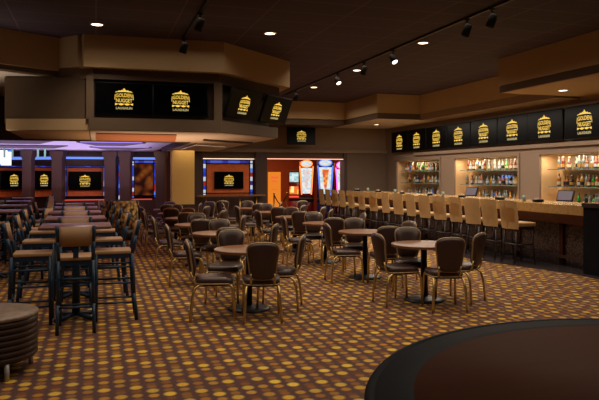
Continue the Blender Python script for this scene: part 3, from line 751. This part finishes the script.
for side, rows in (('L', rowL), ('R', rowR)):
    sn = 'left' if side == 'L' else 'right'
    for i, (x, Z) in enumerate(rows):
        X = X_of(x, Z); p = camxz(X, Z)
        nm = 'nearest' if i == 0 else '%s nearest' % ordn[i]
        if i == len(rows) - 1: nm = 'farthest'
        rt.put('round brown-topped pedestal table, %s of the %s-hand row' % (nm, sn), (p[0], p[1], 0), 0, 'round pedestal tables')
        for (w_, dx, dz, hd_) in special.get((side, i), std):
            if (side, i) not in special:
                dx += random.uniform(-.05, .05); dz += random.uniform(-.04, .04); hd_ += random.uniform(-12, 12)
            q = camxz(X + dx, Z + dz)
            chair.put('brown banquet chair %s, %s round table of the %s row' % (where[w_], nm, sn),
                      (q[0], q[1], 0), math.radians(hd_) - TH, 'brown vinyl banquet chairs')
# loose chairs far back
for k, (x, Z, hd_, l) in enumerate(((143, 19.3, -60, 'loose brown banquet chair beside the patterned booth'), (222, 18.6, 10, 'loose brown banquet chair in front of the low panelled wall'),
                                    (298, 18.6, 30, 'loose brown banquet chair in front of the doorway'), (312, 14.8, 70, 'loose brown banquet chair between the far tables and the stools'),
                                    (236, 14.6, -70, 'loose brown banquet chair between the two rows of round tables'), (205, 17.4, 160, 'loose brown banquet chair near the beige pier'))):
    q = RZ(x, Z); chair.put(l, (q[0], q[1], 0), math.radians(hd_) - TH, 'brown vinyl banquet chairs')

# ================================================================ HIGH TABLES AND CHAIRS
def high_chair():
    t = thing('high_chair', '', 'high chair')
    bm = bmesh.new(); box(bm, -.2, .2, -.18, .22, .745, .785); soft(bm, .012, 2); obj('seat', bm, M['seatwood'], t)
    def ly(z): return -.185 - .20 * max(0, z - .78) ** 1.0
    for sx in (-1, 1):
        bm = bmesh.new(); n = 7
        pts = [(sx * .205, -.235, 0.0), (sx * .198, -.205, .3), (sx * .19, -.185, .75), (sx * .197, ly(.95) - .01, .95), (sx * .205, ly(1.12) - .015, 1.115)]
        for (a, b) in zip(pts, pts[1:]):
            tube(bm, [a, b], .021, 4)
        obj('back_post', bm, M['navy'], t)
        bm = bmesh.new(); tube(bm, [(sx * .18, .195, .75), (sx * .2, .205, 0.0)], .021, 4, taper=.019); obj('leg', bm, M['navy'], t)
        for z in (.2, .42, .6):
            bm = bmesh.new(); tube(bm, [(sx * .195, -.2, z), (sx * .19, .2, z)], .011, 6); obj('stretcher', bm, M['navy'], t)
    for z, y in ((.27, -.205), (.56, -.19), (.22, .2), (.46, .198)):
        bm = bmesh.new(); tube(bm, [(-.195, y, z), (.195, y, z)], .013, 6); obj('stretcher', bm, M['navy'], t)
    bm = bmesh.new(); box(bm, -.19, .19, -.17, .2, .70, .745); obj('apron', bm, M['navy'], t)
    # curved back panel
    bm = bmesh.new(); n = 8; cols = []
    for i in range(n + 1):
        x = -.19 + .38 * i / n; b = -.03 * (1 - (x / .19) ** 2)
        cols.append([bm.verts.new((x, ly(z) + b + o, z)) for o, z in ((-.012, .90), (-.012, 1.1), (.008, 1.1), (.008, .90))])
    for a, b in zip(cols, cols[1:]):
        for k in range(4): bm.faces.new((a[k], a[(k + 1) % 4], b[(k + 1) % 4], b[k])).smooth = True
    bm.faces.new(cols[0]); bm.faces.new(cols[-1][::-1]); obj('back_panel', bm, M['seatwood'], t)
    bm = bmesh.new(); prism(bm, [(-.03, -.235), (.03, -.235), (.03, -.218), (-.03, -.218)], .78, .905); obj('splat', bm, M['navy'], t)
    return t
hp = high_chair(); hp.scale = (.88, 1, 1); hc = Maker(hp)
def high_table():
    t = thing('high_table', '', 'high table')
    bm = bmesh.new(); box(bm, -.38, .38, -.3, .3, 1.03, 1.065); soft(bm, .008, 1); obj('tabletop', bm, M['plum'], t)
    bm = bmesh.new(); box(bm, -.2, .2, -.2, .2, 1.0, 1.03); tube(bm, [(0, 0, .04), (0, 0, 1.0)], .045, 12); obj('pedestal', bm, M['navy'], t)
    for k in range(4):
        a = PI / 4 + k * PI / 2; bm = bmesh.new(); tube(bm, [(0, 0, .05), (.3 * math.cos(a), .3 * math.sin(a), .02)], .025, 6); obj('base_foot', bm, M['navy'], t)
    return t
ht = Maker(high_table())
htz = [7.3, 8.6, 9.95, 11.3, 12.65]
for i, Z in enumerate(htz):
    p = RZ(76 - .4 * i, Z); d = 'nearest' if i == 0 else ordn[i] + ' nearest'
    ht.put('square plum-topped high table, %s in the left-hand file of high tables' % d, (p[0], p[1], 0), 0, 'high tables')
    for (du, dv, hd_, l) in ((.02, -.56, 0, 'with back to camera'), (-.46, -.1, -90, 'on its left side'), (.42, -.12, 90, 'on its right side')):
        hc.put('blue-black high chair %s, %s high table of the left file' % (l, d), (p[0] + du, p[1] + dv, 0), math.radians(hd_ + random.uniform(-3, 3)) + .03, 'blue-black high chairs')
# second file farther left
for i, (x, Z) in enumerate(((-6, 10.2), (4, 12.0), (11, 13.9), (16, 15.9))):
    X = X_of(x, Z); p = camxz(X, Z); d = 'nearest' if i == 0 else ordn[i] + ' nearest'
    ht.put('square plum-topped high table, %s in the file at the left edge' % d, (p[0], p[1], 0), 0, 'high tables')
    for (dx, dz, hd_, l) in ((.62, 0, 70, 'on its right side'), (.05, -.6, -10, 'with back to camera'), (-.55, 0, -90, 'on its left side')):
        if dx < 0 and i < 1: continue
        q = camxz(X + dx, Z + dz)
        hc.put('blue-black high chair %s, %s high table at the left edge' % (l, d), (q[0], q[1], 0), math.radians(hd_), 'blue-black high chairs')

# ================================================================ BOOTH
q = RZ(119, 16.3)
t = thing('curved_booth', 'curved booth in tufted gold and brown fabric behind the high chairs', 'booth', (q[0], q[1], 0), -TH)
def arc(bm, r0, r1, z0, z1, a0, a1, n=16):
    cols = []
    for i in range(n + 1):
        a = a0 + (a1 - a0) * i / n; c, s = math.cos(a), math.sin(a)
        cols.append([bm.verts.new((r * c, r * s, z)) for r, z in ((r0, z0), (r1, z0), (r1, z1), (r0, z1))])
    for a, b in zip(cols, cols[1:]):
        for k in range(4): bm.faces.new((a[k], a[(k + 1) % 4], b[(k + 1) % 4], b[k])).smooth = k in (1, 3)
    bm.faces.new(cols[0]); bm.faces.new(cols[-1][::-1])
bm = bmesh.new(); arc(bm, .40, .50, .3, .98, -3.3, .1); obj('backrest', bm, M['booth'], t)
bm = bmesh.new(); arc(bm, .05, .40, .3, .47, -3.3, .1); obj('seat', bm, M['booth'], t)
bm = bmesh.new(); arc(bm, .08, .48, 0, .3, -3.3, .1); obj('plinth', bm, M['darkwood'], t)

# ================================================================ FOREGROUND PIECES
q = RZ(-10, 5.29)
t = thing('drum_table', 'low round drum table with grey stone top and ribbed dark sides at the lower left', 'table', (q[0], q[1], 0))
bm = bmesh.new(); lathe(bm, [(0, .50), (.365, .50), (.375, .493), (.375, .472), (.36, .465), (0, .465)], 56); obj('stone_top', bm, M['greystone'], t)
prof = [(0, .13), (.35, .13)]
for k in range(7):
    z = .14 + k * .046; prof += [(.355, z), (.368, z + .012), (.368, z + .033), (.352, z + .043)]
bm = bmesh.new(); lathe(bm, prof + [(.352, .465), (0, .465)], 56); obj('ribbed_body', bm, M['ribwood'], t)
for k in range(4):
    a = -1.07 + k * PI / 2; bm = bmesh.new(); tube(bm, [(.34 * math.cos(a), .34 * math.sin(a), 0), (.34 * math.cos(a), .34 * math.sin(a), .135)], .02, 12); l_ = obj('leg', bm, M['steel'], t); l_['label'] = 'short steel leg'

q = camxz(1.8, 2.40); R = 1.55
t = thing('round_counter', 'huge round counter with black granite rim and mahogany centre, lower right', 'counter', (q[0], q[1], 0))
bm = bmesh.new(); lathe(bm, [(R - .2, .748), (R - .05, .75), (R - .045, .744), (R - .036, .744), (R - .03, .75), (R - .01, .748), (R, .735), (R, .70), (R - .012, .685), (R - .2, .685)], 128); obj('granite_rim', bm, M['blackstone'], t)
bm = bmesh.new(); lathe(bm, [(0, .749), (R - .2, .749), (R - .2, .69), (0, .69)], 96); obj('wood_centre', bm, M['mahog'], t)
bm = bmesh.new(); lathe(bm, [(0, 0), (R - .12, 0), (R - .12, .69), (0, .69)], 96); obj('drum', bm, M['darkwood'], t)

# ================================================================ BACKGROUND: framed panels, columns, machines
def framed_panel(name, label, cat, loc, rz, W, z0, z1, face, strips, group='framed panels on the far walls', s=.11):
    t = thing(name, label, cat, loc, rz, group)
    bm = bmesh.new(); box(bm, -W / 2 + s + .03, W / 2 - s - .03, 0, .04, z0 + s, z1 - s - .03); obj('panel', bm, face, t)
    bm = bmesh.new()
    for x0, x1, a, b in ((-W / 2, -W / 2 + .025, z0, z1), (W / 2 - .025, W / 2, z0, z1), (-W / 2 + s, -W / 2 + s + .03, z0, z1), (W / 2 - s - .03, W / 2 - s, z0, z1),
                         (-W / 2, W / 2, z0, z0 + .025), (-W / 2, W / 2, z1 - .025, z1), (-W / 2, W / 2, z1 - s - .03, z1 - s), (-W / 2, W / 2, z0 + s - .03, z0 + s)):
        box(bm, x0, x1, -.03, .05, a, b)
    obj('frame', bm, M['black'], t)
    for (x0, x1, a, b, nm) in ((-W / 2 + .02, -W / 2 + s, z0, z1, 'side'), (W / 2 - s, W / 2 - .02, z0, z1, 'side')):
        bm = bmesh.new(); box(bm, x0, x1, .0, .03, a + .02, b - .02); obj('glass_strip', bm, M[strips], t)
    bm = bmesh.new(); box(bm, -W / 2 + s, W / 2 - s, .0, .03, z1 - s, z1 - .02); obj('glass_strip', bm, M['stainblue'], t)
    return t
pu = FV(228.5, VB); W = xs(254) - xs(203)
framed_panel('stained_glass_frame', 'rust panel in blue stained glass frame, left of the doorway', 'wall panel', (pu, VB + .06, 0), 0, W, .93, 2.14, M['orange'], 'stained')
tag(obj('neon_strip', B(xs(203), xs(254), VB - .03, VB - .0, 2.16, 2.18), M['whiteneon']), 'warm neon line above the framed television panel', 'neon light', 'header neon strips')
tag(obj('neon_strip', B(xs(267), xs(343), VB - .03, VB - .0, 2.17, 2.195), M['pinkneon']), 'pink neon line above the doorway', 'neon light', 'header neon strips')

# far left wall with columns
VL = 25.0
def VLu(x): return FV(x, VL)
corner = (VLu(60), VL)
Zs = 21.6; left_end = RZ(-14, 24.0)
bm = bmesh.new(); box(bm, corner[0], 3.3, VL + .1, VL + .2, 0, 2.52)
wallseg(bm, left_end, corner, .1, 0, 2.52)
struct('wall_neon_room', bm, M['pier'])
def column(label, x, wpx, Z, w_=.4):
    q = RZ(x, Z)
    t = thing('column', label, 'column', (q[0], q[1], 0), -TH, 'dark columns of the neon room')
    wd = wpx * Z / F / 2
    bm = bmesh.new(); box(bm, -wd, wd, -wd, wd, 0, 2.3); obj('shaft', bm, M['pier'], t)
    bm = bmesh.new(); vs = []
    prism(bm, [(-wd * 1.3, -wd * 1.3), (wd * 1.3, -wd * 1.3), (wd * 1.3, wd * 1.3), (-wd * 1.3, wd * 1.3)], 2.3, 2.47)
    prism(bm, [(-wd * 1.12, -wd * 1.12), (wd * 1.12, -wd * 1.12), (wd * 1.12, wd * 1.12), (-wd * 1.12, wd * 1.12)], 2.2, 2.3)
    obj('capital', bm, M['pier'], t)
    return t
column('dark wood column at the far left between two angled televisions', 28.5, 9, 22.0)
column('dark wood column right of the angled televisions', 58.5, 10, 22.6)
column('dark wood column left of the thin blue glass strip', 111.5, 11, 23.2)
column('dark wood column right of the thin blue glass strip', 126, 10, 23.2)
column('dark wood column left of the beige pier', 161, 9, 22.8)
zp0, zp1 = 1.63 - 22 / 27, 1.63 + 10 / 27
q = (VLu(85), VL)
framed_panel('stained_glass_frame', 'rust panel holding a television in the neon room, between dark columns', 'wall panel', (q[0], VL + .02, 0), 0, VLu(105) - VLu(65), .80, 1.98, M['orange'], 'stainblue', s=.05)
tvs.put('black television on the rust panel of the neon room, facing the room', (q[0], VL - .1, 1.42), 0, 'televisions round the room').scale = (1.18,) * 3
framed_panel('framed_artwork', 'gold leaf artwork in a bright blue stained glass frame', 'artwork', (VLu(144), VL + .02, 0), 0, VLu(157) - VLu(131), .75, 2.2, M['art'], 'stained')
tag(obj('glass_strip', B(VLu(116.5), VLu(121), VL - .0, VL + .04, .6, 2.1), M['stained']), 'thin vertical strip of blue stained glass between two dark columns', 'stained glass')
tag(obj('neon_strip', B(VLu(64), VLu(157), VL + .0, VL + .05, 2.22, 2.30), M['blueneon']), 'long blue neon strip above the panels of the neon room', 'neon light', 'header neon strips')
dv = Vector(corner) - Vector(left_end); ang = math.atan2(dv.y, dv.x); L_ = dv.length; dn = dv.normalized(); nrm = Vector((dn.y, -dn.x))
def onleft(x, off=0):                                   # where a column of view meets the angled wall
    r = ray(x); A = Matrix(((r[0], -dn.x), (r[1], -dn.y))); s = A.inverted() @ Vector(left_end)
    p = Vector(left_end) + dn * s[1] + nrm * off; return p
for x, l in ((14, 'left'), (44, 'right')):
    A2 = math.radians(50); q = RZ(x, 22.9); dxn = (math.sin(A2), -math.cos(A2))
    tvs.put('black television angled on the far-left wall, %s one of two' % l, (q[0], q[1], 1.45), A2, 'televisions round the room').scale = (1.18,) * 3
    framed_panel('stained_glass_frame', 'rust panel behind the %s television of the angled far-left wall' % l, 'wall panel', (q[0] - dxn[0] * .14, q[1] - dxn[1] * .14, 0), A2, 1.5, .80, 1.98, M['orange'], 'stainblue', s=.05)
p0 = onleft(-5, .06); p1 = onleft(58, .06)
bm = bmesh.new(); wallseg(bm, tuple(p0), tuple(p1), .03, 2.2, 2.3); tag(obj('neon_strip', bm, M['blueneon']), 'blue neon strip above the angled far-left wall', 'neon light', 'header neon strips')
for i, x in enumerate((4.5, 12.5, 38, 45)):
    q = RZ(x, 21); bm = bmesh.new(); box(bm, -.03, .03, -.03, .03, 2.2, 2.52); tag(obj('glass_hanger', bm, M['tealglass'], loc=(q[0], q[1], 0)), 'teal glass hanging post near the ceiling, %s from the left edge' % ordn[i], 'hanging post', 'teal glass posts')
q = RZ(3, 21.2); tag(obj('lit_sign', B(q[0] - .2, q[0] + .25, q[1], q[1] + .05, 1.95, 2.45), glass_lit('cyan_lit_glass', [rgb(60, 220, 240), rgb(240, 250, 255), rgb(40, 120, 220)], 5, 1.3)), 'bright cyan lit glass sign at the far left edge', 'sign')
# low counter with red lamps under the panels
bm = bmesh.new(); box(bm, VLu(64), VLu(168), VL - 1.2, VL - .9, 0, .72); struct('trim_low_counter', bm, M['pier'])
tag(obj('neon_strip', B(VLu(66), VLu(104), VL - .92, VL - .88, .73, .755), M['redneon']), 'dim red glow strip under the neon room television', 'neon light', 'red glow strips')
tag(obj('neon_strip', B(VLu(122), VLu(150), VL - .92, VL - .88, .73, .755), M['redneon']), 'dim red glow strip under the gold leaf artwork', 'neon light', 'red glow strips')

# ledge rail before the framed television
t = thing('ledge_rail', 'brass ledge rail along the low panelled wall under the framed television', 'rail', (xs(228), VB - .35, 0))
u0, u1 = xs(196) - xs(228), xs(262) - xs(228)
bm = bmesh.new(); box(bm, u0, u1, -.15, .15, .93, .98); obj('ledge', bm, M['walnut'], t)
for k in range(4):
    x = u0 + (u1 - u0) * (k + .5) / 4; bm = bmesh.new(); tube(bm, [(x, 0, 0), (x, 0, .93)], .025, 8); obj('post', bm, M['brass'], t)

# gaming room objects
q = (FV(274.5, 24.5), 24.5)
t = thing('banner_stand', 'tall glowing orange poster stand in the doorway', 'banner', (q[0], q[1], 0))
wb = .5 * (FV(281, 24.5) - FV(268.5, 24.5))
bm = bmesh.new(); box(bm, -wb, wb, 0, .05, .12, 1.75); obj('poster', bm, M['orangeglow'], t)
bm = bmesh.new(); box(bm, -wb - .03, wb + .03, -.15, .2, 0, .12); obj('base', bm, M['iron'], t)
bm = bmesh.new()
for (a, b, c, d) in ((-.14, .14, 1.5, 1.56), (-.1, .1, 1.36, 1.41), (-.12, .12, 1.05, 1.08)): box(bm, a, b, -.008, -.001, c, d)
obj('print', bm, M['redneon'], t)
def slot_machine(label, x, Z, W, topz, bodyc, neon, screenc, rz=-TH, topper=True):
    q = RZ(x, Z); t = thing('slot_machine', label, 'slot machine', (q[0], q[1], 0), rz, 'slot machines beyond the doorway')
    h = W / 2
    bm = bmesh.new(); box(bm, -h, h, 0, .6, 0, .75); box(bm, -h, h, .12, .6, .75, topz - .05); soft(bm, .02, 1); obj('cabinet', bm, bodyc, t)
    bm = bmesh.new()
    vs = [bm.verts.new(p) for p in ((-h, -.12, .72), (h, -.12, .72), (h, .12, .82), (-h, .12, .82), (-h, -.12, .64), (h, -.12, .64), (h, .12, .7), (-h, .12, .7))]
    for f in ((0, 1, 2, 3), (7, 6, 5, 4), (0, 4, 5, 1), (1, 5, 6, 2), (2, 6, 7, 3), (3, 7, 4, 0)): bm.faces.new([vs[i] for i in f])
    obj('button_deck', bm, M['black'], t)
    def strip(f0, f1, w0, w1, dy, n=6):          # curved sheet following the leaning face of the machine
        b = bmesh.new(); rows = []
        for i in range(n + 1):
            f = f0 + (f1 - f0) * i / n; z = .92 + (topz - 1.22) * f; hw = h * (w0 + (w1 - w0) * i / n)
            rows.append([b.verts.new((s * hw, .1 - .06 * math.sin(f * PI) - dy, z)) for s in (-1, 1)])
        for p_, q_ in zip(rows, rows[1:]): b.faces.new((p_[0], p_[1], q_[1], q_[0]))
        return b
    obj('screen', strip(0, 1, .55, .78, 0), M['screenwhite'], t)
    obj('reel_art', strip(.2, .92, .12, .42, .012), screenc, t)
    for s in (-1, 1):
        bm = bmesh.new(); tube(bm, [(s * h * (.66 + .24 * i / 6), .07 - .05 * math.sin(i / 6 * PI), .88 + (topz - 1.12) * i / 6) for i in range(7)], .024, 6); obj('neon_edge', bm, neon, t)
    bm = bmesh.new(); lathe(bm, [(0, -.03), (.14, -.03), (.14, .03), (0, .03)], 20)
    bmesh.ops.rotate(bm, verts=bm.verts, cent=(0, 0, 0), matrix=Matrix.Rotation(PI / 2, 3, 'X')); bmesh.ops.scale(bm, vec=(h * .7 / .14, 1, .75), verts=bm.verts)
    bmesh.ops.translate(bm, verts=bm.verts, vec=(0, .07, topz - .14)); obj('topper', bm, M['screenwhite'], t)
    bm = bmesh.new(); tube(bm, [(h * .78 * math.cos(a), .04, topz - .14 + .125 * math.sin(a)) for a in [2 * PI * k / 20 for k in range(20)]], .02, 6, closed=True); obj('topper_neon', bm, neon, t)
    return t
M['screenwhite'] = glass_lit('pale_lit_screen', [rgb(220, 235, 240), rgb(245, 245, 245), rgb(190, 225, 235), rgb(250, 235, 225)], 14, .85)
redb = mat('red_machine_body', rgb(150, 24, 20), .3); blueb = mat('blue_machine_body', rgb(24, 30, 110), .3); blk = M['black']
sA = glass_lit('pink_reel_screen', [rgb(240, 225, 225), rgb(250, 200, 180), rgb(225, 230, 240)], 12, .8)
sB = glass_lit('orange_reel_screen', [rgb(240, 130, 60), rgb(250, 170, 80), rgb(225, 100, 50)], 11, .9)
sC = glass_lit('grey_green_screen', [rgb(180, 220, 220), rgb(150, 200, 210), rgb(220, 240, 240)], 12, .9)
sD = glass_lit('gold_screen', [rgb(255, 190, 60), rgb(240, 110, 40), rgb(255, 230, 150)], 9, 1.0)
q = RZ(294, 22.9)
t = thing('slot_machine', 'slim black slot machine with two stacked screens, beside the orange banner', 'slot machine', (q[0], q[1], 0), -TH, 'slot machines beyond the doorway')
bm = bmesh.new(); box(bm, -.19, .19, .1, .6, 0, 1.78); box(bm, -.19, .19, -.08, .1, 0, .72); soft(bm, .015, 1); obj('cabinet', bm, redb, t)
bm = bmesh.new(); box(bm, -.16, .16, .08, .1, 1.38, 1.72); obj('screen', bm, sC, t)
bm = bmesh.new(); box(bm, -.16, .16, .08, .1, .94, 1.22); obj('screen', bm, sD, t)
bm = bmesh.new(); prism(bm, [(-.19, -.1), (.19, -.1), (.19, .1), (-.19, .1)], .72, .78); obj('button_deck', bm, blk, t)
bm = bmesh.new(); box(bm, -.17, .17, .07, .1, .82, .88); obj('light_bar', bm, M['redneon'], t)
slot_machine('red curved slot machine with white reels and orange neon edges', 306.5, 24.4, .56, 2.2, redb, emit('orange_neon', (1, .25, .05, 1), 1.8), sA, rz=-TH)
slot_machine('blue slot machine outlined in blue neon with an oval topper', 325.5, 23.8, .62, 2.22, blueb, M['blueneon'], sB)
slot_machine('gold and red slot machine partly hidden behind the doorway edge', 342, 24.6, .5, 2.15, redb, emit('magenta_neon', (.9, .1, .5, 1), 2.5), sD, rz=-TH + .2)
t = thing('rope_barrier', 'rope barrier with two posts in the doorway before the machines', 'barrier', (FV(274, 22.6), 22.6, 0))
du = FV(287, 22.6) - FV(274, 22.6)
for u_ in (0, du):
    bm = bmesh.new(); lathe(bm, [(0, 0), (.15, 0), (.15, .02), (.025, .04), (.025, .95), (.04, .98), (0, 1.0)], 14, cx=u_); obj('post', bm, M['brass'], t)
bm = bmesh.new(); tube(bm, [(du * i / 8, 0, .92 - .35 * math.sin(PI * i / 8)) for i in range(9)], .02, 6); obj('rope', bm, M['black'], t)
